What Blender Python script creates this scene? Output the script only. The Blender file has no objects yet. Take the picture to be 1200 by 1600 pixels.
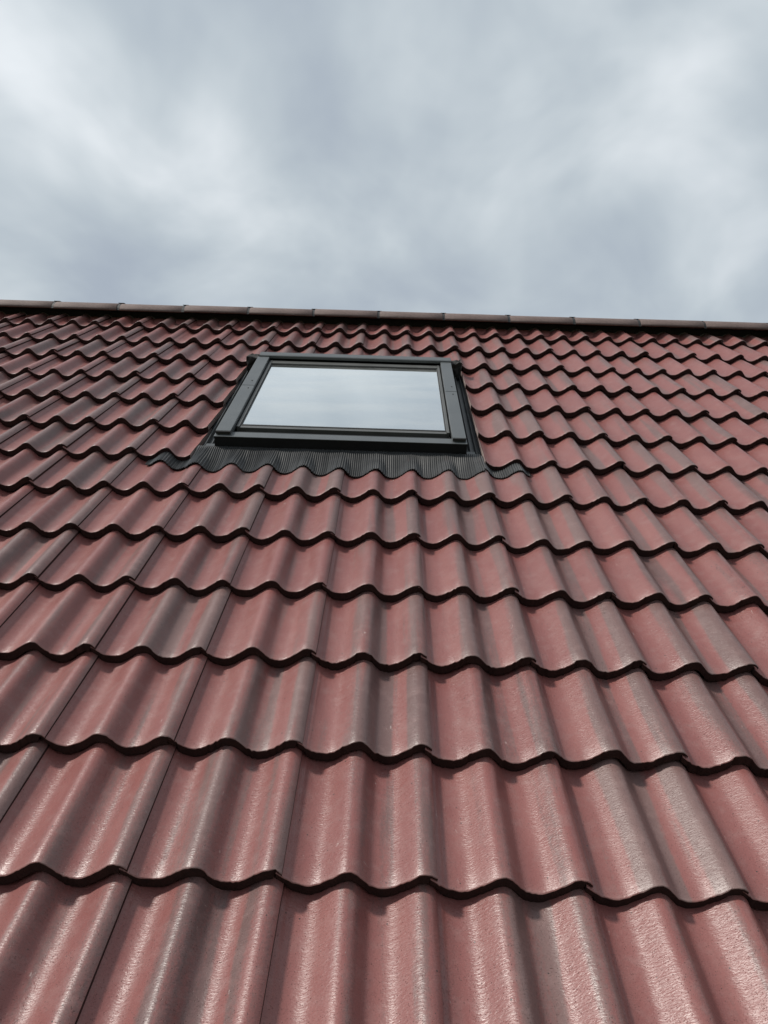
import bpy, bmesh, math, random
import numpy as np
from mathutils import Matrix, Vector

# ------------------------------------------------------------------ camera, sky, sun, exposure
scene = bpy.context.scene
C = scene.collection
PITCH = math.radians(40.0)
H0 = 5.6                                   # height of the roof-plane origin above the ground
CP, SP = math.cos(PITCH), math.sin(PITCH)
# roof frame: x along the ridge, y up the slope, z out of the roof
M_ROOF = Matrix(((1, 0, 0, 0), (0, CP, -SP, 0), (0, SP, CP, H0), (0, 0, 0, 1)))

CAM_R = ((0.99948157, 0.01785152, 0.02679409),      # right
         (0.03201664, -0.46329248, -0.88562690),    # down
         (-0.00339629, 0.88602562, -0.46362384))    # forward
CAM_C = (-0.12123431, -0.98428664, 1.31654755)
cam_data = bpy.data.cameras.new('camera')
cam_data.sensor_fit = 'VERTICAL'
cam_data.sensor_height = 24.0
cam_data.lens = 18.0
cam_data.clip_start = 0.05
cam_data.clip_end = 20000
cam = bpy.data.objects.new('camera', cam_data)
C.objects.link(cam)
r, d, f = (Vector(v) for v in CAM_R)
m3 = Matrix((r, -d, -f)).transposed()
cam.matrix_world = M_ROOF @ (Matrix.Translation(CAM_C) @ m3.to_4x4())
scene.camera = cam
scene.render.resolution_x, scene.render.resolution_y = 768, 1024

SUN_ROOF = Vector((-0.63, 0.41, 0.66)).normalized()
SUN = (M_ROOF.to_3x3() @ SUN_ROOF).normalized()
sun_data = bpy.data.lights.new('sun', 'SUN')
sun_data.energy = 4.2
sun_data.angle = math.radians(5.0)
sun_data.color = (1.0, 0.95, 0.88)
sun = bpy.data.objects.new('sun', sun_data)
C.objects.link(sun)
sun.rotation_euler = (-SUN).to_track_quat('-Z', 'Y').to_euler()
sun.location = (0, 0, 30)

world = bpy.data.worlds.new('World')
scene.world = world
world.use_nodes = True
wt = world.node_tree
wt.nodes.clear()


class NT:
    """small helper for node trees"""
    def __init__(s, t): s.t = t
    def n(s, kind, **kw):
        nd = s.t.nodes.new(kind)
        for k, v in kw.items():
            if k.startswith('i_'):
                key = k[2:]
                key = int(key) if key.isdigit() else key.replace('_', ' ')
                nd.inputs[key].default_value = v
            else:
                setattr(nd, k, v)
        return nd
    def l(s, a, b): s.t.links.new(a, b)
    def math(s, op, a, b=None, c=None, clamp=False):
        nd = s.n('ShaderNodeMath', operation=op, use_clamp=clamp)
        for i, v in enumerate((a, b, c)):
            if v is None: continue
            if isinstance(v, (int, float)): nd.inputs[i].default_value = v
            else: s.l(v, nd.inputs[i])
        return nd.outputs[0]
    def vmath(s, op, a, b=None):
        nd = s.n('ShaderNodeVectorMath', operation=op)
        for i, v in enumerate((a, b)):
            if v is None: continue
            if isinstance(v, (tuple, list, Vector)): nd.inputs[i].default_value = v
            else: s.l(v, nd.inputs[i])
        return nd
    def mix(s, fac, a, b, blend='MIX'):
        nd = s.n('ShaderNodeMix', data_type='RGBA', blend_type=blend)
        for i, v in ((0, fac), (6, a), (7, b)):
            if isinstance(v, (int, float)): nd.inputs[i].default_value = v
            elif isinstance(v, (tuple, list)): nd.inputs[i].default_value = (*v[:3], 1)
            else: s.l(v, nd.inputs[i])
        return nd.outputs[2]
    def ramp(s, fac, stops, interp='LINEAR'):
        nd = s.n('ShaderNodeValToRGB')
        cr = nd.color_ramp
        cr.interpolation = interp
        while len(cr.elements) < len(stops): cr.elements.new(0.5)
        for e, (p, c) in zip(cr.elements, stops):
            e.position = p
            e.color = (c, c, c, 1) if isinstance(c, (int, float)) else (*c[:3], 1)
        s.l(fac, nd.inputs[0])
        return nd.outputs[0]
    def noise(s, vec, scale, detail=2.0, rough=0.5, dist=0.0, dims='3D'):
        nd = s.n('ShaderNodeTexNoise', noise_dimensions=dims)
        nd.inputs['Scale'].default_value = scale
        nd.inputs['Detail'].default_value = detail
        nd.inputs['Roughness'].default_value = rough
        nd.inputs['Distortion'].default_value = dist
        if vec is not None: s.l(vec, nd.inputs['Vector'])
        return nd.outputs[0]


W = NT(wt)
sky = W.n('ShaderNodeTexSky', sky_type='NISHITA', sun_disc=False)
sky.sun_elevation = math.asin(SUN.z)
sky.sun_rotation = math.atan2(SUN.x, SUN.y)
sky.air_density, sky.dust_density, sky.ozone_density = 1.0, 0.6, 1.2
gen = W.n('ShaderNodeTexCoord').outputs['Generated']
dirn = W.vmath('NORMALIZE', gen).outputs[0]
sep = W.n('ShaderNodeSeparateXYZ'); W.l(dirn, sep.inputs[0])
den = W.math('ADD', W.math('MAXIMUM', sep.outputs[2], 0.0), 0.42)
comb = W.n('ShaderNodeCombineXYZ')
W.l(W.math('DIVIDE', sep.outputs[0], den), comb.inputs[0])
W.l(W.math('DIVIDE', sep.outputs[1], den), comb.inputs[1])
SKY_OFF = (0.27, 7.81, 6.5)
cl = W.vmath('ADD', comb.outputs[0], SKY_OFF).outputs[0]
n_big = W.noise(cl, 2.0, 5.0, 0.46, 0.35)
n_gap = W.noise(W.vmath('ADD', cl, (7.1, 2.2, 5.0)).outputs[0], 1.7, 4.0, 0.5, 0.5)
n_wisp = W.noise(W.vmath('ADD', cl, (1.3, 8.2, 8.3)).outputs[0], 4.6, 4.0, 0.5, 0.35)
shade = W.math('ADD', W.math('MULTIPLY', n_big, 0.66), W.math("MULTIPLY", n_wisp, 0.34))
cloud = W.ramp(shade, [(0.36, (.37, .425, .505)), (0.45, (.47, .535, .59)), (0.53, (.60, .66, .705)), (0.62, (.84, .88, .92))], 'B_SPLINE')
# thin cloud is brighter towards the sun behind it
sd = W.vmath('DOT_PRODUCT', dirn, tuple(SUN)).outputs['Value']
glow = W.math('POWER', W.math('MAXIMUM', sd, 0.0), 7.0)
gl = W.math('MULTIPLY_ADD', glow, 7.0, 10.2)
cl_n = W.vmath('SCALE', cloud); W.l(gl, cl_n.inputs['Scale'])
cover = W.ramp(n_gap, [(0.30, 0.25), (0.46, 0.96), (0.55, 1.0)], 'EASE')
skycol = W.mix(cover, sky.outputs[0], cl_n.outputs[0])
bg = W.n('ShaderNodeBackground', i_Strength=0.1)
W.l(skycol, bg.inputs['Color'])
wo = W.n('ShaderNodeOutputWorld')
W.l(bg.outputs[0], wo.inputs['Surface'])

scene.view_settings.view_transform = 'Standard'
scene.view_settings.look = 'None'
scene.view_settings.exposure = 0.0
scene.view_settings.gamma = 1.0
scene.view_settings.use_curve_mapping = False

# ------------------------------------------------------------------ materials
def new_mat(name):
    m = bpy.data.materials.new(name)
    m.use_nodes = True
    m.node_tree.nodes.clear()
    t = NT(m.node_tree)
    out = t.n('ShaderNodeOutputMaterial')
    b = t.n('ShaderNodeBsdfPrincipled')
    t.l(b.outputs[0], out.inputs['Surface'])
    return m, t, b


def tile_material():
    m, t, b = new_mat('glazed_concrete_tile')
    uv = t.n('ShaderNodeUVMap').outputs[0]
    s = t.n('ShaderNodeSeparateXYZ'); t.l(uv, s.inputs[0])
    X, Y = s.outputs[0], s.outputs[1]
    rnd = t.n('ShaderNodeObjectInfo').outputs['Random']
    seed = t.n('ShaderNodeAttribute', attribute_name='tile_seed').outputs['Fac']
    sd = t.math('ADD', rnd, seed)
    sz = t.math('MULTIPLY', sd, 137.0)
    def vec(ax, ay, off=0.0):
        c = t.n('ShaderNodeCombineXYZ')
        t.l(t.math('MULTIPLY', X, ax), c.inputs[0])
        t.l(t.math('MULTIPLY', Y, ay), c.inputs[1])
        t.l(t.math('ADD', sz, off), c.inputs[2])
        return c.outputs[0]
    def rand(k):                       # further random numbers per tile
        return t.math('FRACT', t.math('MULTIPLY', t.math('ADD', sd, k * 0.137), 91.7 + 13.3 * k))
    # two-tone spray: grey-brown bands that run down the tile at much the same places
    wob = t.math('MULTIPLY_ADD', t.noise(vec(2.0, 0.7, 3.0), 2.0, 1.0), 0.04, -0.02)
    xs = t.math('ADD', X, wob)
    xs = t.math('ADD', xs, t.math('MULTIPLY_ADD', rand(1), 0.03, -0.015))
    fixed = t.ramp(t.math('DIVIDE', xs, 0.30),
                   [(0.0, 0.10), (0.10, 0.10), (0.30, 0.15), (0.36, 0.62), (0.46, 0.70), (0.52, 0.55), (0.66, 0.72),
                    (0.70, 0.15), (0.79, 0.12), (0.83, 0.72), (1.0, 0.80)])
    streak = t.noise(vec(1.0, 0.06), 34.0, 2.0, 0.55)
    broad = t.noise(vec(1.0, 0.12, 11.0), 9.0, 2.0, 0.5)
    amt = t.math('MULTIPLY_ADD', rand(2), 0.6, 0.48)
    g = t.math('MULTIPLY', fixed, amt)
    g = t.math('ADD', g, t.math('MULTIPLY_ADD', streak, 1.1, -0.55))
    g = t.math('ADD', g, t.math('MULTIPLY_ADD', broad, 0.8, -0.42))
    g = t.math('ADD', g, t.math('MULTIPLY_ADD', rand(3), 0.24, -0.16))
    g = t.math('ADD', g, t.math('MULTIPLY_ADD', t.noise(vec(1.0, 0.6, 41.0), 210.0, 3.0, 0.65), 0.5, -0.25))
    gmask = t.ramp(g, [(0.24, 0.0), (0.66, 0.88)], 'EASE')
    red = t.mix(rand(4), (0.190, 0.070, 0.063), (0.236, 0.095, 0.084))
    red = t.mix(t.noise(vec(1.0, 0.25, 31.0), 22.0, 3.0), red, (0.162, 0.052, 0.048))
    grey = t.mix(rand(5), (0.102, 0.062, 0.058), (0.138, 0.087, 0.080))
    col = t.mix(gmask, red, grey)
    # cloudy bloom and fine speckle
    bloom = t.noise(vec(1.0, 1.0, 51.0), 28.0, 5.0, 0.62)
    col = t.mix(t.ramp(bloom, [(0.5, 0.0), (0.8, 0.35)]), col, (0.25, 0.16, 0.148))
    grain = t.noise(vec(1.0, 1.0, 61.0), 620.0, 2.0, 0.6)
    col = t.mix(0.30, col, t.ramp(grain, [(0.32, 0.35), (0.55, 1.0)]), 'MULTIPLY')
    pit = t.ramp(t.noise(vec(1.0, 1.0, 37.0), 420.0, 1.0, 0.5), [(0.25, 0.75), (0.31, 0.0)])
    col = t.mix(pit, col, (0.06, 0.028, 0.025))
    # pale scuffs along the rolls
    sc = t.noise(vec(1.0, 0.4, 71.0), 130.0, 3.0, 0.6, 0.9)
    scm = t.noise(vec(1.0, 1.0, 81.0), 13.0, 1.0)
    scuff = t.math('MULTIPLY', t.ramp(sc, [(0.66, 0.0), (0.74, 1.0)]), t.ramp(scm, [(0.56, 0.0), (0.66, 0.55)]))
    col = t.mix(scuff, col, (0.40, 0.33, 0.31))
    # worn pale rim at the nose
    rim = t.math('MULTIPLY', t.ramp(t.math('DIVIDE', Y, 0.03), [(0.0, 0.30), (0.4, 0.08), (1.0, 0.0)]),
                 t.noise(vec(1.0, 1.0, 91.0), 60.0, 3.0, 0.6))
    col = t.mix(rim, col, (0.33, 0.24, 0.22))
    # dirt grains: sparse everywhere, dense where the tile is gritty
    grit = t.n('ShaderNodeAttribute', attribute_type='OBJECT', attribute_name='grit').outputs['Fac']
    vor = t.n('ShaderNodeTexVoronoi', feature='F1', i_Scale=150.0); t.l(vec(1.0, 1.0, 5.0), vor.inputs['Vector'])
    vs = t.n('ShaderNodeSeparateColor'); t.l(vor.outputs['Color'], vs.inputs[0])
    rad = t.math('MULTIPLY_ADD', vs.outputs[1], 0.20, 0.07)
    dot = t.math('LESS_THAN', vor.outputs['Distance'], rad)
    patch = t.ramp(t.noise(vec(1.0, 1.0, 7.0), 11.0, 2.0), [(0.44, 0.0), (0.60, 1.0)])
    thr = t.math('MULTIPLY_ADD', t.math('MULTIPLY', grit, patch), 0.5, 0.022)
    dot = t.math('MULTIPLY', dot, t.math('LESS_THAN', vs.outputs[0], thr))
    col = t.mix(dot, col, (0.035, 0.022, 0.020))
    t.l(col, b.inputs['Base Color'])
    rough = t.math('MULTIPLY_ADD', t.noise(vec(1.0, 0.5, 17.0), 40.0, 3.0), 0.18, 0.27)
    rough = t.math('ADD', rough, t.math('MULTIPLY', rand(6), 0.05))
    rough = t.math('ADD', rough, t.math('MULTIPLY', scuff, 0.2))
    t.l(rough, b.inputs['Roughness'])
    b.inputs['Specular IOR Level'].default_value = 0.44
    # skin of the coating: fine wrinkles across the tile, soft ripples, pin-holes
    w1 = t.noise(vec(0.62, 1.4, 23.0), 190.0, 2.0, 0.6, 0.5)
    w2 = t.noise(vec(0.8, 1.0, 29.0), 60.0, 2.0, 0.5)
    pin = t.noise(vec(1.0, 1.0, 37.0), 420.0, 1.0, 0.5)
    pinm = t.ramp(pin, [(0.24, 0.0), (0.34, 1.0)])
    hgt = t.math('ADD', t.math('MULTIPLY', w1, 0.55), t.math('MULTIPLY', w2, 0.35))
    hgt = t.math('ADD', hgt, t.math('MULTIPLY', pinm, 0.40))
    bump = t.n('ShaderNodeBump', i_Strength=1.0, i_Distance=0.0014)
    t.l(hgt, bump.inputs['Height'])
    t.l(bump.outputs[0], b.inputs['Normal'])
    return m


def rough_material(name, c1, c2, rough=0.9, scale=90.0, bump=0.6, dist=0.004, spec=0.3):
    m, t, b = new_mat(name)
    co = t.n('ShaderNodeTexCoord').outputs['Object']
    n = t.noise(co, scale, 5.0, 0.65)
    n2 = t.noise(co, scale * 0.16, 3.0, 0.55)
    f = t.ramp(t.math('ADD', t.math('MULTIPLY', n, 0.6), t.math('MULTIPLY', n2, 0.4)), [(0.32, 0.0), (0.68, 1.0)])
    t.l(t.mix(f, c1, c2), b.inputs['Base Color'])
    b.inputs['Roughness'].default_value = rough
    b.inputs['Specular IOR Level'].default_value = spec
    bp = t.n('ShaderNodeBump', i_Strength=bump, i_Distance=dist)
    t.l(n, bp.inputs['Height'])
    t.l(bp.outputs[0], b.inputs['Normal'])
    return m


def metal_paint(name, col, rough=0.38, dirt=0.35, spec=0.5):
    m, t, b = new_mat(name)
    co = t.n('ShaderNodeTexCoord').outputs['Object']
    n = t.noise(co, 7.0, 5.0, 0.6)
    n2 = t.noise(co, 160.0, 3.0, 0.6)
    dusty = tuple(min(1, c * 1.5 + 0.02) for c in col)
    f = t.math('MULTIPLY', t.ramp(n, [(0.40, 0.0), (0.72, 1.0)]), dirt)
    t.l(t.mix(f, col, dusty), b.inputs['Base Color'])
    t.l(t.math('MULTIPLY_ADD', n, 0.22, rough - 0.10), b.inputs['Roughness'])
    b.inputs['Specular IOR Level'].default_value = spec
    bp = t.n('ShaderNodeBump', i_Strength=0.25, i_Distance=0.0006)
    t.l(n2, bp.inputs['Height'])
    t.l(bp.outputs[0], b.inputs['Normal'])
    return m


M_TILE = tile_material()
M_NOSE = rough_material('dark_concrete_nose', (0.011, 0.0045, 0.004), (0.036, 0.0125, 0.0105), 0.85, 240.0, 0.8, 0.003)  # much darker than the tile face; used on noses, undersides and uncut edges
M_CUT = rough_material('sawn_concrete_edge', (0.16, 0.125, 0.115), (0.34, 0.27, 0.25), 0.95, 160.0, 0.8, 0.003)
M_RIDGE = rough_material('ridge_concrete', (0.088, 0.062, 0.056), (0.150, 0.108, 0.098), 0.78, 60.0, 0.5, 0.003, 0.35)
M_BLACK = rough_material('black_ridge_membrane', (0.012, 0.012, 0.012), (0.030, 0.028, 0.027), 0.8, 80.0, 0.5, 0.003)
M_FRINGE = rough_material('grey_ridge_fringe', (0.10, 0.095, 0.092), (0.19, 0.18, 0.172), 0.8, 120.0, 0.5, 0.003)
M_DECK = rough_material('roof_underlay', (0.02, 0.018, 0.017), (0.04, 0.036, 0.034), 0.9, 30.0)
M_REAR = rough_material('rear_slope_tile', (0.24, 0.09, 0.085), (0.31, 0.12, 0.11), 0.6, 12.0)
M_COVER = metal_paint('grey_aluminium_cover', (0.062, 0.068, 0.071), 0.42)
M_FRAME = metal_paint('anthracite_frame', (0.008, 0.008, 0.009), 0.55, 0.15, 0.25)
M_SASH = metal_paint('grey_sash', (0.062, 0.063, 0.060), 0.45)
M_FLASH = metal_paint('dark_flashing', (0.040, 0.043, 0.045), 0.45, 0.6)
M_APRON = metal_paint('pleated_lead_apron', (0.030, 0.031, 0.032), 0.50, 0.5, 0.45)
M_GASKET = metal_paint('black_rubber', (0.010, 0.010, 0.010), 0.6, 0.2)
M_WHITE = rough_material('white_lining', (0.66, 0.66, 0.64), (0.74, 0.74, 0.72), 0.6, 20.0, 0.1)
M_WALL = rough_material('rendered_wall', (0.50, 0.47, 0.42), (0.60, 0.57, 0.51), 0.9, 25.0)
M_SCREW = metal_paint('steel_screw', (0.035, 0.035, 0.035), 0.35)

def glass_material():
    m = bpy.data.materials.new('coated_glass')
    m.use_nodes = True
    m.node_tree.nodes.clear()
    t = NT(m.node_tree)
    out = t.n('ShaderNodeOutputMaterial')
    tr = t.n('ShaderNodeBsdfTransparent'); tr.inputs[0].default_value = (0.80, 0.84, 0.83, 1)
    gl = t.n('ShaderNodeBsdfGlossy'); gl.inputs['Roughness'].default_value = 0.02
    gl.inputs['Color'].default_value = (0.93, 0.96, 0.97, 1)
    co = t.n('ShaderNodeTexCoord').outputs['Object']
    wv = t.noise(co, 2.2, 2.0, 0.5)
    bp = t.n('ShaderNodeBump', i_Strength=0.12, i_Distance=0.01); t.l(wv, bp.inputs['Height'])
    t.l(bp.outputs[0], gl.inputs['Normal'])
    fr = t.n('ShaderNodeFresnel', i_IOR=1.52)
    fac = t.math('MULTIPLY_ADD', fr.outputs[0], 1.8, 0.58, clamp=True)
    mx = t.n('ShaderNodeMixShader'); t.l(fac, mx.inputs[0]); t.l(tr.outputs[0], mx.inputs[1]); t.l(gl.outputs[0], mx.inputs[2])
    # film with dried rain marks; its pale colour also imitates uneven sky reflection
    df = t.n('ShaderNodeBsdfDiffuse'); df.inputs[0].default_value = (0.6, 0.6, 0.57, 1)
    sp = t.noise(co, 55.0, 4.0, 0.7)
    st = t.n('ShaderNodeMapping'); t.l(co, st.inputs['Vector']); st.inputs['Scale'].default_value = (0.45, 1.6, 1.0)
    dust_sheen = t.math('ADD', t.math('MULTIPLY', t.ramp(t.noise(st.outputs[0], 4.5, 5.0, 0.62), [(0.38, 0.0), (0.72, 1.0)]), 0.16),
                  t.math('MULTIPLY', t.ramp(sp, [(0.66, 0.0), (0.74, 1.0)]), 0.14))
    mx2 = t.n('ShaderNodeMixShader'); t.l(t.math('ADD', dust_sheen, 0.03), mx2.inputs[0]); t.l(mx.outputs[0], mx2.inputs[1]); t.l(df.outputs[0], mx2.inputs[2])
    t.l(mx2.outputs[0], out.inputs['Surface'])
    return m
M_GLASS = glass_material()

# ------------------------------------------------------------------ mesh helpers
def mesh_from(name, verts, faces, mats, midx=None, smooth=None, uv=None):
    me = bpy.data.meshes.new(name)
    me.from_pydata([tuple(v) for v in verts], [], faces)
    for mm in mats: me.materials.append(mm)
    if midx is not None: me.polygons.foreach_set('material_index', midx)
    if smooth is not None: me.polygons.foreach_set('use_smooth', smooth)
    if uv is not None:
        lay = me.uv_layers.new(name='UVMap')
        idx = np.empty(len(me.loops), dtype=np.int32)
        me.loops.foreach_get('vertex_index', idx)
        lay.data.foreach_set('uv', np.asarray(uv, dtype=np.float32)[idx].ravel())
    me.update()
    return me

def link(name, me, parent=None, loc=None):
    o = bpy.data.objects.new(name, me)
    C.objects.link(o)
    if parent is not None: o.parent = parent
    if loc is not None: o.location = loc
    return o

def box_bm(bm, x0, x1, y0, y1, z0, z1):
    vs = [bm.verts.new((x, y, z)) for z in (z0, z1) for y in (y0, y1) for x in (x0, x1)]
    for q in ((0, 2, 3, 1), (4, 5, 7, 6), (0, 1, 5, 4), (2, 6, 7, 3), (0, 4, 6, 2), (1, 3, 7, 5)):
        bm.faces.new([vs[i] for i in q])
    return vs

def boxes(name, specs, mat, parent, bevel=0.0):
    """several boxes as one mesh part, bevelled"""
    bm = bmesh.new()
    for s in specs: box_bm(bm, *s)
    if bevel:
        bmesh.ops.bevel(bm, geom=list(bm.edges), offset=bevel, segments=2, affect='EDGES', profile=0.6)
    me = bpy.data.meshes.new(name)
    bm.to_mesh(me); bm.free()
    me.materials.append(mat)
    return link(name, me, parent)

def extrude_profile(name, prof, y0, y1, mat, parent, axis='y', closed=True):
    """closed outline in (a, z), extruded along the other axis of the roof plane"""
    n = len(prof)
    vs = []
    for y in (y0, y1):
        for a, z in prof:
            vs.append((a, y, z) if axis == 'y' else (y, a, z))
    fs = [(i, (i + 1) % n, n + (i + 1) % n, n + i) for i in range(n)]
    fs += [tuple(range(n))[::-1], tuple(range(n, 2 * n))]
    me = bpy.data.meshes.new(name)
    me.from_pydata(vs, [], fs)
    bm = bmesh.new(); bm.from_mesh(me)
    bmesh.ops.recalc_face_normals(bm, faces=bm.faces)
    bmesh.ops.bevel(bm, geom=list(bm.edges), offset=0.0012, segments=1, affect='EDGES')
    bm.to_mesh(me); bm.free()
    me.materials.append(mat)
    return link(name, me, parent)

# ------------------------------------------------------------------ ground
def ground():
    m, t, b = new_mat('grass_ground')
    co = t.n('ShaderNodeTexCoord').outputs['Object']
    c = t.mix(t.noise(co, 0.6, 6.0, 0.6), (0.045, 0.060, 0.022), (0.085, 0.085, 0.045))
    t.l(c, b.inputs['Base Color'])
    b.inputs['Roughness'].default_value = 0.95
    N = 24
    S = 6000.0
    vs, fs = [], []
    rad = [0, 15, 40, 100, 300, 900, 2500, S]
    for r_ in rad[1:]:
        for i in range(N):
            a = 2 * math.pi * i / N
            vs.append((r_ * math.cos(a), r_ * math.sin(a), 0))
    fs.append(tuple(range(N)))
    for j in range(len(rad) - 2):
        for i in range(N):
            k = (i + 1) % N
            fs.append((j * N + i, (j + 1) * N + i, (j + 1) * N + k, j * N + k))
    o = link('ground', mesh_from('ground', vs, fs, [m]))
    o['kind'] = 'structure'
ground()

# ------------------------------------------------------------------ house: wall and roof deck
VR = 4.43                                   # ridge position up the slope
VE = -0.70                                  # eaves
UL, UR = -4.65, 4.65
house = bpy.data.objects.new('house', None)
C.objects.link(house)
house['label'] = 'house with a red-brown tiled roof and one grey-framed roof window'
house['category'] = 'house'

ridge_y, ridge_z = VR * CP, H0 + VR * SP
eave_y, eave_z = (VE + 0.3) * CP, H0 + (VE + 0.3) * SP
rear_y = 2 * ridge_y - eave_y
def walls():
    # one shell with gables; 0.3 m thick box walls
    bm = bmesh.new()
    x0, x1, y0, y1, zt = UL + 0.15, UR - 0.15, eave_y, rear_y, eave_z - 0.22
    box_bm(bm, x0, x1, y0, y0 + 0.28, 0.0, zt)
    box_bm(bm, x0, x1, y1 - 0.28, y1, 0.0, zt)
    for xa, xb in ((x0, x0 + 0.28), (x1 - 0.28, x1)):
        pr = [(y0 + 0.281, 0.0), (y1 - 0.281, 0.0), (y1 - 0.281, zt), (ridge_y, ridge_z - 0.35), (y0 + 0.281, zt)]
        a = [bm.verts.new((xa, y, z)) for y, z in pr]
        c = [bm.verts.new((xb, y, z)) for y, z in pr]
        bm.faces.new(a); bm.faces.new(c[::-1])
        for i in range(5):
            j = (i + 1) % 5
            bm.faces.new((a[i], c[i], c[j], a[j]))
    box_bm(bm, x0 + 0.281, x1 - 0.281, y0 + 0.281, y1 - 0.281, zt - 0.55, zt - 0.35)   # attic floor
    bmesh.ops.recalc_face_normals(bm, faces=bm.faces)
    me = bpy.data.meshes.new('wall'); bm.to_mesh(me); bm.free()
    me.materials.append(M_WALL)
    link('wall', me, house)
walls()

WU0, WU1, WV0, WV1 = -0.888, 0.221, 2.150, 3.375      # roof window frame outline on the slope
def roof_deck():
    bm = bmesh.new()
    za, zb = -0.150, -0.118
    box_bm(bm, UL, WU0 + 0.02, VE, VR - 0.06, za, zb)
    box_bm(bm, WU1 - 0.02, UR, VE, VR - 0.06, za, zb)
    box_bm(bm, WU0 + 0.02, WU1 - 0.02, VE, WV0 + 0.03, za, zb)
    box_bm(bm, WU0 + 0.02, WU1 - 0.02, WV1 - 0.03, VR - 0.06, za, zb)
    nfront = len(bm.faces)
    # rear slope, written in roof coordinates
    c2, s2 = math.cos(2 * PITCH), math.sin(2 * PITCH)
    def rear(x, w, z):                      # w = distance down the rear slope
        return (x, VR + w * c2 + z * s2, -w * s2 + z * c2)
    L = VR - VE
    vs = [bm.verts.new(rear(x, w, z)) for z in (-0.150, -0.01) for w in (0.02, L) for x in (UL, UR)]
    for q in ((0, 2, 3, 1), (4, 5, 7, 6), (0, 1, 5, 4), (2, 6, 7, 3), (0, 4, 6, 2), (1, 3, 7, 5)):
        bm.faces.new([vs[i] for i in q]).material_index = 1
    bmesh.ops.recalc_face_normals(bm, faces=bm.faces)
    me = bpy.data.meshes.new('roof'); bm.to_mesh(me); bm.free()
    me.materials.append(M_DECK); me.materials.append(M_REAR)
    o = link('roof', me, house)
    o.matrix_local = M_ROOF
    return o
roof = roof_deck()

# ------------------------------------------------------------------ roof tiles
TW, TL, AMP, THICK, TILT = 0.300, 0.42, 0.041, 0.0280, 0.090
# one wave of the profile (two per tile): broad trough, gentle left flank, full crest, steep right flank
WAVE_K = [(0.00, 0.69), (0.07, 0.38), (0.13, 0.155), (0.20, 0.035), (0.28, 0.0), (0.38, 0.05), (0.48, 0.20), (0.58, 0.45), (0.68, 0.72),
          (0.77, 0.925), (0.85, 1.0), (0.93, 0.93), (1.00, 0.69)]
def _table(n=600):
    P = WAVE_K
    m = len(P) - 1
    sl = [(P[i + 1][1] - P[i][1]) / (P[i + 1][0] - P[i][0]) for i in range(m)]
    t = []
    for i in range(m + 1):
        a, c = sl[(i - 1) % m], sl[i % m]
        t.append(0.0 if a * c <= 0 else 2 * a * c / (a + c))
    out = []
    for q in range(n):
        x = q / n
        i = max(k for k in range(m) if P[k][0] <= x)
        h = P[i + 1][0] - P[i][0]
        u = (x - P[i][0]) / h
        out.append(P[i][1] * (1 + 2 * u) * (1 - u) ** 2 + h * t[i] * u * (1 - u) ** 2 + P[i + 1][1] * u * u * (3 - 2 * u) + h * t[i + 1] * u * u * (u - 1))
    # soften the joins
    for _ in range(3):
        out = [sum(out[(q + d_) % n] for d_ in range(-9, 10)) / 19 for q in range(n)]
    return out
WT = _table()
def wave(x):
    q = ((x / 0.15) % 1.0) * len(WT)
    i = int(q); fr = q - i
    return -0.0265 + AMP * (WT[i % len(WT)] * (1 - fr) + WT[(i + 1) % len(WT)] * fr)

def tile_surface(x):
    """upper face across one tile, with the sunk side lap at its left edge"""
    z = wave(x)
    if x < 0.024:
        if x < 0.0: dz = -0.0085
        elif x < 0.0045: dz = -0.0075
        elif x < 0.0065: dz = -0.0075 + 0.0025 * (x - 0.0045) / 0.002
        else:
            q = (x - 0.0065) / 0.0175
            dz = -0.005 * (1 - q * q * (3 - 2 * q))
        z += dz
    return z

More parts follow.
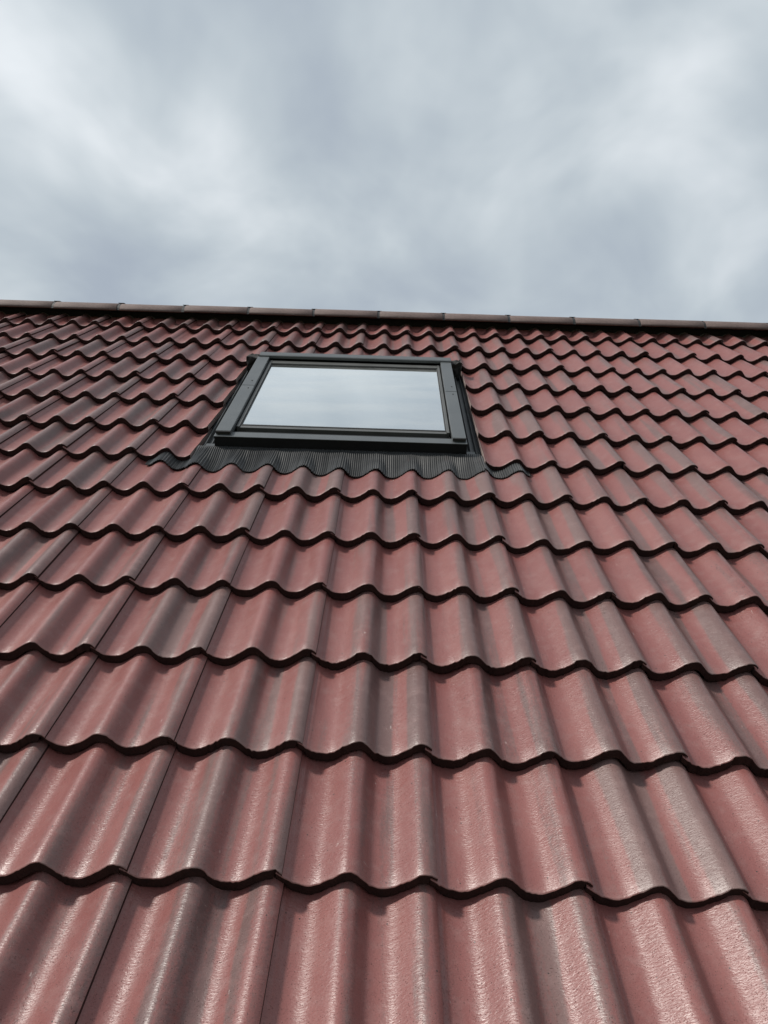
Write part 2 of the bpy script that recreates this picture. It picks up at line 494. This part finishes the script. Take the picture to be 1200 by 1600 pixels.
def tile_arrays(seed, x0=-0.014, x1=TW, length=TL, cut_l=False, cut_r=False, chip=1.0, dense=True):
    rng = random.Random(seed)
    if dense:
        xs = [-0.014, -0.001, 0.0043, 0.0066, 0.012, 0.018, 0.024]
        xs += [0.024 + (0.2995 - 0.024) * i / 46 for i in range(1, 47)] + [TW]
    else:
        xs = [-0.014, 0.004, 0.007, 0.024] + [0.024 + (TW - 0.024) * i / 22 for i in range(1, 23)]
    xs = [x for x in xs if x0 + 0.004 < x < x1 - 0.004]
    xs = [x0] + xs + [x1]
    ys = [0.0, 0.0008, 0.003, 0.03, 0.10, 0.17, 0.24, 0.31, length] if (cut_l or cut_r) else [0.0, 0.0008, 0.003, 0.05, 0.20, length]
    if length < 0.33: ys = [y for y in ys if y < length - 0.01] + [length]
    drop = {0: -0.0022, 1: -0.0006, 2: 0.0}
    nx, ny = len(xs), len(ys)
    # ragged nose: slow wander plus small chips
    ph = [rng.uniform(0, 6.28) for _ in range(4)]
    jag = []
    for i, x in enumerate(xs):
        j = 0.0009 * math.sin(x * 47 + ph[0]) + 0.0007 * math.sin(x * 131 + ph[1]) + rng.uniform(-0.0011, 0.0011)
        if rng.random() < 0.09 * chip: j += rng.uniform(0.001, 0.0045)
        jag.append(j)
    zj = [0.0006 * math.sin(x * 90 + ph[2]) + rng.uniform(-0.0005, 0.0005) for x in xs]
    warp = [rng.uniform(-0.0015, 0.0015) for _ in range(3)]
    bow = lambda x, y: warp[0] * (x / TW - 0.5) + warp[1] * (y / TL) + warp[2] * math.sin(math.pi * x / TW)
    cutl = [rng.uniform(-0.003, 0.003) if cut_l else 0 for _ in ys]
    cutr = [rng.uniform(-0.003, 0.003) if cut_r else 0 for _ in ys]
    V, F, MI, SM, UV = [], [], [], [], []
    def px(i, j): return xs[i] + (cutl[j] if i == 0 else 0) + (cutr[j] if i == nx - 1 else 0)
    def thick(x):
        if x > 0.286 and not cut_r: return 0.0088
        if x < 0.0066 and not cut_l: return 0.018
        return THICK
    def top(i, j):
        x = px(i, j)
        y = ys[j] + (jag[i] * (1 - j * 0.3) if j < 3 else 0)
        return (x, y, tile_surface(x) - TILT * ys[j] + drop.get(j, 0.0) + bow(x, y))
    def add(p, u):
        V.append(p); UV.append(u); return len(V) - 1
    T = [[add(top(i, j), (xs[i], ys[j])) for i in range(nx)] for j in range(ny)]
    for j in range(ny - 1):
        for i in range(nx - 1):
            F.append((T[j][i], T[j][i + 1], T[j + 1][i + 1], T[j + 1][i])); MI.append(0); SM.append(True)
    # nose face and underside
    def low(i, j):
        x, y, z = top(i, j)
        zb = tile_surface(px(i, j)) - TILT * ys[j] - thick(xs[i]) + bow(x, y) + (zj[i] if j == 0 else 0)
        return (x, y + (0.0015 if j == 0 else 0), zb)
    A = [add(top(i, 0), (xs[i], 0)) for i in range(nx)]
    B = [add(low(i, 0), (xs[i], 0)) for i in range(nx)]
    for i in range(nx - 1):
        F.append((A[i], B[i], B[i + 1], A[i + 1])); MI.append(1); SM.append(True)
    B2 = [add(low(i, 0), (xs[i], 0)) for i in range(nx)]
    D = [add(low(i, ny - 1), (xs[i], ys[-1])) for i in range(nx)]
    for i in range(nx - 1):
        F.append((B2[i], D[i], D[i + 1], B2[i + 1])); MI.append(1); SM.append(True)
    # head and sides
    Th = [add(top(i, ny - 1), (xs[i], ys[-1])) for i in range(nx)]
    for i in range(nx - 1):
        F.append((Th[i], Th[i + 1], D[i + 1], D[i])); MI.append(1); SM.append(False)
    for i, cut, flip in ((0, cut_l, False), (nx - 1, cut_r, True)):
        a = [add(top(i, j), (xs[i], ys[j])) for j in range(ny)]
        c = [add(low(i, j), (xs[i], ys[j])) for j in range(ny)]
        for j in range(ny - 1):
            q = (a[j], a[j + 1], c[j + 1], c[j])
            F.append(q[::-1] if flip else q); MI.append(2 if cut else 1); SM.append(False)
    return V, F, MI, SM, UV

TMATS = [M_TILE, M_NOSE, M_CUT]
def tile_mesh(name, *a, **k):
    V, F, MI, SM, UV = tile_arrays(*a, **k)
    return mesh_from(name, V, F, TMATS, MI, SM, UV)

# noses of the courses up the slope
COURSE = {-2: -0.678, -1: -0.340, 0: 0.001, 1: 0.345, 2: 0.680, 3: 1.020, 4: 1.353, 5: 1.697, 6: 2.035, 7: 2.372, 8: 2.728,
          9: 3.081, 10: 3.443, 11: 3.794, 12: 4.148}
variants = [tile_mesh('roof_tile', 100 + i, chip=(2.2 if i % 4 == 0 else 0.8)) for i in range(10)]
top_variants = [tile_mesh('roof_tile', 200 + i, length=0.272) for i in range(5)]
CUTL, CUTR = -0.972, 0.294                  # sawn edges of the tiles beside the window

def project(u, v):
    q = Vector((u, v, 0)) - Vector(CAM_C)
    zc = q.dot(f)
    if zc < 0.05: return None
    return (600 + 1200 * q.dot(r) / zc, 800 + 1200 * q.dot(d) / zc)

rng = random.Random(5)
jobs = []
for k, v in COURSE.items():
    for n in range(-15, 15):
        u = n * TW
        ua, ub = u, u + TW
        opts = {}
        if 6 <= k <= 9:
            if ua > CUTL - 0.02 and ub < CUTR + 0.03: continue
            if ua < CUTL < ub: opts = dict(x1=CUTL - ua, cut_r=True)
            elif abs(ua - CUTR) < 0.05: opts = dict(x0=CUTR - ua, cut_l=True)
        pr = [project(a, b_) for a in (ua, ub) for b_ in (v, v + 0.36)]
        seen = any(p and -160 < p[0] < 1360 and p[1] < 1700 for p in pr)
        jobs.append((k, n, u, v, opts, seen))

stuff = [[], [], [], [], [], []]
off = 0
for k, n, u, v, opts, seen in jobs:
    du, dv = rng.gauss(0, 0.0015), rng.gauss(0, 0.0035)
    rz, ry = rng.gauss(0, 0.0035), rng.gauss(0, 0.004)
    if seen:
        if opts: me = tile_mesh('roof_tile', 1000 + k * 50 + n, **opts)
        elif k == 12: me = rng.choice(top_variants)
        else: me = rng.choice(variants)
        o = link('roof_tile', me, roof, (u + du, v + dv, abs(rng.gauss(0, 0.0016))))
        o.rotation_euler = (rng.gauss(0, 0.002), ry, rz)
        if (k, n) in ((3, 3), (2, 3)): o['grit'] = 1.0 if k == 3 else 0.25
    else:
        V, F, MI, SM, UV = tile_arrays(3000 + k * 50 + n, dense=False, length=0.272 if k == 12 else TL, **opts)
        stuff[0] += [(x + u + du, y + v + dv, z) for x, y, z in V]
        stuff[1] += [tuple(i + off for i in q) for q in F]
        stuff[2] += MI; stuff[3] += SM; stuff[4] += UV
        stuff[5] += [rng.random()] * len(V)
        off += len(V)
me = mesh_from('roof_tile_field', stuff[0], stuff[1], TMATS, stuff[2], stuff[3], stuff[4])
at = me.attributes.new('tile_seed', 'FLOAT', 'POINT')
at.data.foreach_set('value', stuff[5])
o = link('roof_tile_field', me, roof)
o['kind'] = 'stuff'

# ------------------------------------------------------------------ ridge
def ridge_to_roof(y, z):                    # y outwards to the rear, z up, both from the ridge line
    return (VR + y * CP + z * SP, -y * SP + z * CP)

def ridge_tile_mesh(seed, L=0.434):
    rng = random.Random(seed)
    a, b_, hc, t_ = 0.120, 0.091, -0.037, 0.010
    nseg = 18
    xs = [0.0, 0.003, 0.15, 0.30, L - 0.003, L]
    V, F, SM = [], [], []
    rows_o, rows_i = [], []
    for xi, x in enumerate(xs):
        shr = 0.003 if xi in (0, len(xs) - 1) else 0.0
        ro, ri = [], []
        for s in range(nseg + 1):
            th = math.pi * s / nseg
            for lst, e in ((ro, -shr), (ri, -t_)):
                y, z = -(a + e) * math.cos(th), hc + (b_ + e) * math.sin(th)
                z += rng.uniform(-0.0006, 0.0006)
                v, w = ridge_to_roof(y, z)
                V.append((x, v - VR, w)); lst.append(len(V) - 1)
        rows_o.append(ro); rows_i.append(ri)
    for i in range(len(xs) - 1):
        for s in range(nseg):
            F.append((rows_o[i][s], rows_o[i + 1][s], rows_o[i + 1][s + 1], rows_o[i][s + 1])); SM.append(True)
            F.append((rows_i[i][s], rows_i[i][s + 1], rows_i[i + 1][s + 1], rows_i[i + 1][s])); SM.append(True)
        for s, fl in ((0, False), (nseg, True)):
            q = (rows_o[i][s], rows_i[i][s], rows_i[i + 1][s], rows_o[i + 1][s])
            F.append(q[::-1] if fl else q); SM.append(False)
    for i, fl in ((0, False), (len(xs) - 1, True)):
        for s in range(nseg):
            q = (rows_o[i][s], rows_o[i][s + 1], rows_i[i][s + 1], rows_i[i][s])
            F.append(q[::-1] if fl else q); SM.append(False)
    return mesh_from('ridge_tile', V, F, [M_RIDGE], None, SM)

def ridge_union_mesh():
    # black profile in the joint: a web between the tiles and a wider cap on the crown
    V, F = [], []
    nseg = 14
    def arc(x, grow, th):
        y, z = -(0.120 + grow) * math.cos(th), -0.037 + (0.091 + grow) * math.sin(th)
        v, w = ridge_to_roof(y, z)
        return (x, v, w)
    def strip(xa, xb, g0, g1, t0, t1):
        base = len(V)
        for s in range(nseg + 1):
            th = t0 + (t1 - t0) * s / nseg
            V.extend([arc(xa, g0, th), arc(xb, g0, th), arc(xb, g1, th), arc(xa, g1, th)])
        for s in range(nseg):
            p = base + 4 * s
            for i in range(4):
                j = (i + 1) % 4
                F.append((p + i, p + j, p + 4 + j, p + 4 + i))
        F.append((base, base + 3, base + 2, base + 1))
        e = base + 4 * nseg
        F.append((e, e + 1, e + 2, e + 3))
    strip(-0.010, 0.010, -0.010, -0.003, 0.0, math.pi)
    strip(-0.019, 0.019, 0.0012, 0.0042, math.radians(58), math.radians(122))
    return mesh_from('ridge_union', V, F, [M_GASKET])

rt = [ridge_tile_mesh(i) for i in range(4)]
ru = ridge_union_mesh()
for n in range(-10, 10):
    x = 0.230 + 0.45 * n
    if x < UL or x + 0.45 > UR + 0.1: continue
    o = link('ridge_tile', rt[n % 4], roof, (x + 0.008, VR + rng.gauss(0, 0.002), rng.gauss(0, 0.0015)))
    o.rotation_euler = (rng.gauss(0, 0.006), rng.gauss(0, 0.0015), rng.gauss(0, 0.0015))
    link('ridge_union', ru, roof, (x, 0, 0))

def ridge_roll():
    # black ventilated roll dressed down over the top course, with a pale fringe on the crests
    V, F, MI = [], [], []
    n = int((UR - UL) / 0.0125)
    rows = [(4.388, 0.003), (4.396, 0.004), (4.404, 0.012), (4.411, 0.026), (4.418, 0.036)]
    for j, (v, g) in enumerate(rows):
        for i in range(n + 1):
            u = UL + (UR - UL) * i / n
            zt = wave(u % TW) - TILT * (v - COURSE[12])
            fl = 1 - j / 5.0
            z = zt * fl + g - (1 - fl) * 0.01
            vv = v + (0.004 * math.sin(u * 61) + 0.003 * math.sin(u * 23)) * (1 if j == 0 else 0)
            V.append((u, vv, z))
    for j in range(len(rows) - 1):
        for i in range(n):
            a = j * (n + 1) + i
            F.append((a, a + 1, a + n + 2, a + n + 1)); MI.append(1 if j == 0 else 0)
    me = mesh_from('ridge_roll', V, F, [M_BLACK, M_FRINGE], MI, [True] * len(F))
    o = link('ridge_roll', me, roof)
    md = o.modifiers.new('thickness', 'SOLIDIFY'); md.thickness = 0.002
ridge_roll()

# ------------------------------------------------------------------ roof window
ZT = 0.035                                  # top of the frame above the tile noses
def window():
    bm = bmesh.new()
    # frame: four upstand rails round the opening
    box_bm(bm, WU0, WU0 + 0.055, WV0, WV1, -0.110, ZT - 0.012)
    box_bm(bm, WU1 - 0.055, WU1, WV0, WV1, -0.110, ZT - 0.012)
    box_bm(bm, WU0 + 0.0555, WU1 - 0.0555, WV0 + 0.002, WV0 + 0.075, -0.110, ZT - 0.014)
    box_bm(bm, WU0 + 0.0555, WU1 - 0.0555, WV1 - 0.065, WV1 - 0.002, -0.110, ZT - 0.014)
    me = bpy.data.meshes.new('roof_window'); bm.to_mesh(me); bm.free()
    me.materials.append(M_FRAME)
    w = link('roof_window', me, house)
    w.matrix_local = M_ROOF
    w['label'] = 'grey aluminium roof window reflecting the cloudy sky'
    # lower front cover: flat grey top with a deep black face
    boxes('bottom_cover', [(WU0 - 0.003, WU1 + 0.003, WV0 - 0.006, WV0 + 0.048, ZT - 0.010, ZT - 0.006)], M_COVER, w, 0.0012)
    boxes('front_face', [(WU0 - 0.002, WU1 + 0.002, WV0 - 0.004, WV0 - 0.0005, -0.031, ZT - 0.0105)], M_FRAME, w, 0.0008)
    # side covers, each in two lengths with a joint
    vs_ = 2.800
    for (a, b_) in ((WU0 + 0.002, WU0 + 0.068), (WU1 - 0.062, WU1 - 0.002)):
        for (va, vb) in ((WV0 + 0.018, vs_ - 0.002), (vs_ + 0.002, WV1 - 0.062)):
            boxes('side_cover', [(a, b_, va, vb, ZT - 0.018, ZT + 0.012)], M_COVER, w, 0.0022)
        boxes('cover_end_cap', [(a + 0.001, b_ - 0.001, WV0 + 0.0115, WV0 + 0.0175, ZT + 0.0005, ZT + 0.0105)], M_GASKET, w, 0.0008)
        for vv in (vs_ - 0.045, vs_ + 0.075):
            bm = bmesh.new()
            bmesh.ops.create_cone(bm, cap_ends=True, segments=10, radius1=0.0042, radius2=0.0030, depth=0.003)
            me = bpy.data.meshes.new('screw'); bm.to_mesh(me); bm.free(); me.materials.append(M_SCREW)
            link('screw', me, w, ((a + b_) / 2 + 0.008, vv, ZT + 0.0132))
    # head cover: overhangs the sash, its lip throws the upper rail into shade
    prof = [(WV1 - 0.060, ZT + 0.002), (WV1 - 0.060, ZT + 0.017), (WV1 - 0.054, ZT + 0.021), (WV1 - 0.004, ZT + 0.023), (WV1 + 0.010, ZT + 0.014), (WV1 + 0.010, ZT - 0.03), (WV1 - 0.002, ZT - 0.03), (WV1 - 0.002, ZT + 0.002)]
    extrude_profile('head_cover', prof, WU0 + 0.010, WU1 - 0.001, M_COVER, w, axis='x')
    # sash: stepped rails round the pane
    gu0, gu1, gv0, gv1 = WU0 + 0.087, WU1 - 0.081, 2.295, 3.258
    zs = 0.030
    boxes('sash', [(gu0 - 0.013, gu0, gv0 - 0.027, gv1 + 0.05, -0.02, zs),
                   (gu1, gu1 + 0.013, gv0 - 0.027, gv1 + 0.05, -0.02, zs),
                   (gu0 + 0.0005, gu1 - 0.0005, gv0 - 0.026, gv0, -0.02, zs - 0.006),
                   (gu0 + 0.0005, gu1 - 0.0005, gv1, gv1 + 0.049, -0.02, zs - 0.002)], M_SASH, w, 0.0015)
    g = 0.005
    boxes('glazing_gasket', [(gu0, gu0 + g, gv0, gv1, 0.005, zs - 0.006), (gu1 - g, gu1, gv0, gv1, 0.005, zs - 0.006),
                             (gu0 + g, gu1 - g, gv0, gv0 + 0.010, 0.005, zs - 0.004), (gu0 + g, gu1 - g, gv1 - g, gv1, 0.005, zs - 0.006)], M_GASKET, w)
    boxes('pane', [(gu0 + 0.001, gu1 - 0.001, gv0 + 0.001, gv1 - 0.001, 0.008, 0.020)], M_GLASS, w)
    # white lining of the opening, seen through the glass
    lu0, lu1, lv0, lv1 = gu0 - 0.02, gu1 + 0.02, gv0 - 0.03, gv1 + 0.03
    boxes('lining', [(lu0, lu0 + 0.018, lv0, lv1, -0.42, -0.022), (lu1 - 0.018, lu1, lv0, lv1, -0.42, -0.022),
                     (lu0 + 0.0185, lu1 - 0.0185, lv0, lv0 + 0.018, -0.42, -0.022), (lu0 + 0.0185, lu1 - 0.0185, lv1 - 0.018, lv1, -0.42, -0.022)], M_WHITE, w)
    # side gutters between the frame and the sawn tiles
    for sgn, ua, ub in ((-1, WU0, CUTL), (1, WU1, CUTR)):
        def P(t): return ua + (ub - ua) * t
        pr = [(P(0.03), -0.02), (P(0.07), -0.02), (P(0.09), -0.062), (P(0.34), -0.064), (P(0.37), -0.040), (P(0.43), -0.040), (P(0.46), -0.064),
              (P(0.72), -0.066), (P(0.75), -0.046), (P(0.80), -0.046), (P(0.83), -0.066), (P(1.5), -0.070), (P(1.5), -0.074), (P(0.03), -0.074)]
        if sgn < 0: pr = pr[::-1]
        extrude_profile('side_flashing', pr, WV0 - 0.03, WV1 + 0.05, M_FLASH, w)
        # bent corner of the flashing at the head and the foot
        bm = bmesh.new()
        rr = random.Random(3 + sgn)
        box_bm(bm, min(P(0.02), P(0.8)), max(P(0.02), P(0.8)), WV1 - 0.045, WV1 + 0.03, -0.05, ZT + 0.004)
        bmesh.ops.subdivide_edges(bm, edges=list(bm.edges), cuts=3, use_grid_fill=True)
        for vv in bm.verts:
            vv.co += Vector((rr.uniform(-1, 1), rr.uniform(-1, 1), rr.uniform(-1.4, 0.6))) * 0.007
        me = bpy.data.meshes.new('corner_flashing'); bm.to_mesh(me); bm.free(); me.materials.append(M_BLACK)
        link('corner_flashing', me, w)
        xa, xb = sorted((P(0.02), P(0.62)))
        boxes('corner_plate', [(xa, xb, WV0 - 0.015, WV0 + 0.055, -0.036, -0.033)], M_FLASH, w, 0.0008)
    # pleated apron dressed over the course below the window
    AU0, AU1, pitch = -1.152, 0.488, 0.0088
    sub = 4
    n = int((AU1 - AU0) / pitch) * sub
    rows = [0.0, 0.06, 0.16, 0.30, 0.45, 0.60, 0.75, 0.88, 0.96, 1.0]
    V, F = [], []
    rr = random.Random(8)
    npl = n // sub + 2
    jit = [rr.uniform(-0.006, 0.006) for _ in range(npl)]
    amp = [rr.uniform(0.7, 1.25) for _ in range(npl)]
    def tile5(u, v): return wave(u % TW) - TILT * (v - COURSE[5])
    for j, t_ in enumerate(rows):
        for i in range(n + 1):
            u = AU0 + (AU1 - AU0) * i / n
            inside = WU0 - 0.075 < u < WU1 + 0.062
            vtop = WV0 - 0.003 if inside else COURSE[6] + 0.09
            edge = min(1.0, min(u - AU0, AU1 - u) / 0.05)
            vlow = (1.915 if inside else 1.94) + 0.010 * math.sin(u * 7.3) + 0.012 * math.sin(2 * math.pi * (u / 0.15 - 0.82)) * 0.5 + jit[i // sub] * 0.35 + 0.05 * (1 - edge)
            v = vtop + (vlow - vtop) * t_
            tri = (0.5, 1.0, 0.5, 0.0)[i % sub]
            pl = 0.0052 * amp[i // sub] * (tri - 0.5) * min(1.0, 0.45 + t_ * 3)
            zt = tile5(u, v) + 0.0052
            zflat = -0.024 if inside else tile5(u, v) + 0.0052
            k_ = min(1.0, t_ / 0.85); k_ = k_ * k_ * (3 - 2 * k_)
            z = zflat * (1 - k_) + max(zt, -0.08) * k_ + pl + 0.003
            if inside and k_ < 1: z = max(z, tile5(u, v) + 0.004 + pl)
            V.append((u, v, z))
    for j in range(len(rows) - 1):
        for i in range(n):
            a = j * (n + 1) + i
            F.append((a, a + n + 1, a + n + 2, a + 1))
    me = mesh_from('apron_flashing', V, F, [M_APRON], None, [False] * len(F))
    o = link('apron_flashing', me, w)
    md = o.modifiers.new('thickness', 'SOLIDIFY'); md.thickness = 0.0015; md.offset = 1.0
    boxes('apron_rail', [(WU0 - 0.03, WU1 + 0.03, WV0 - 0.014, WV0 - 0.0045, -0.040, -0.032)], M_FLASH, w, 0.001)
    return w
window()
print('tiles in view', sum(1 for j in jobs if j[5]), 'others', sum(1 for j in jobs if not j[5]))
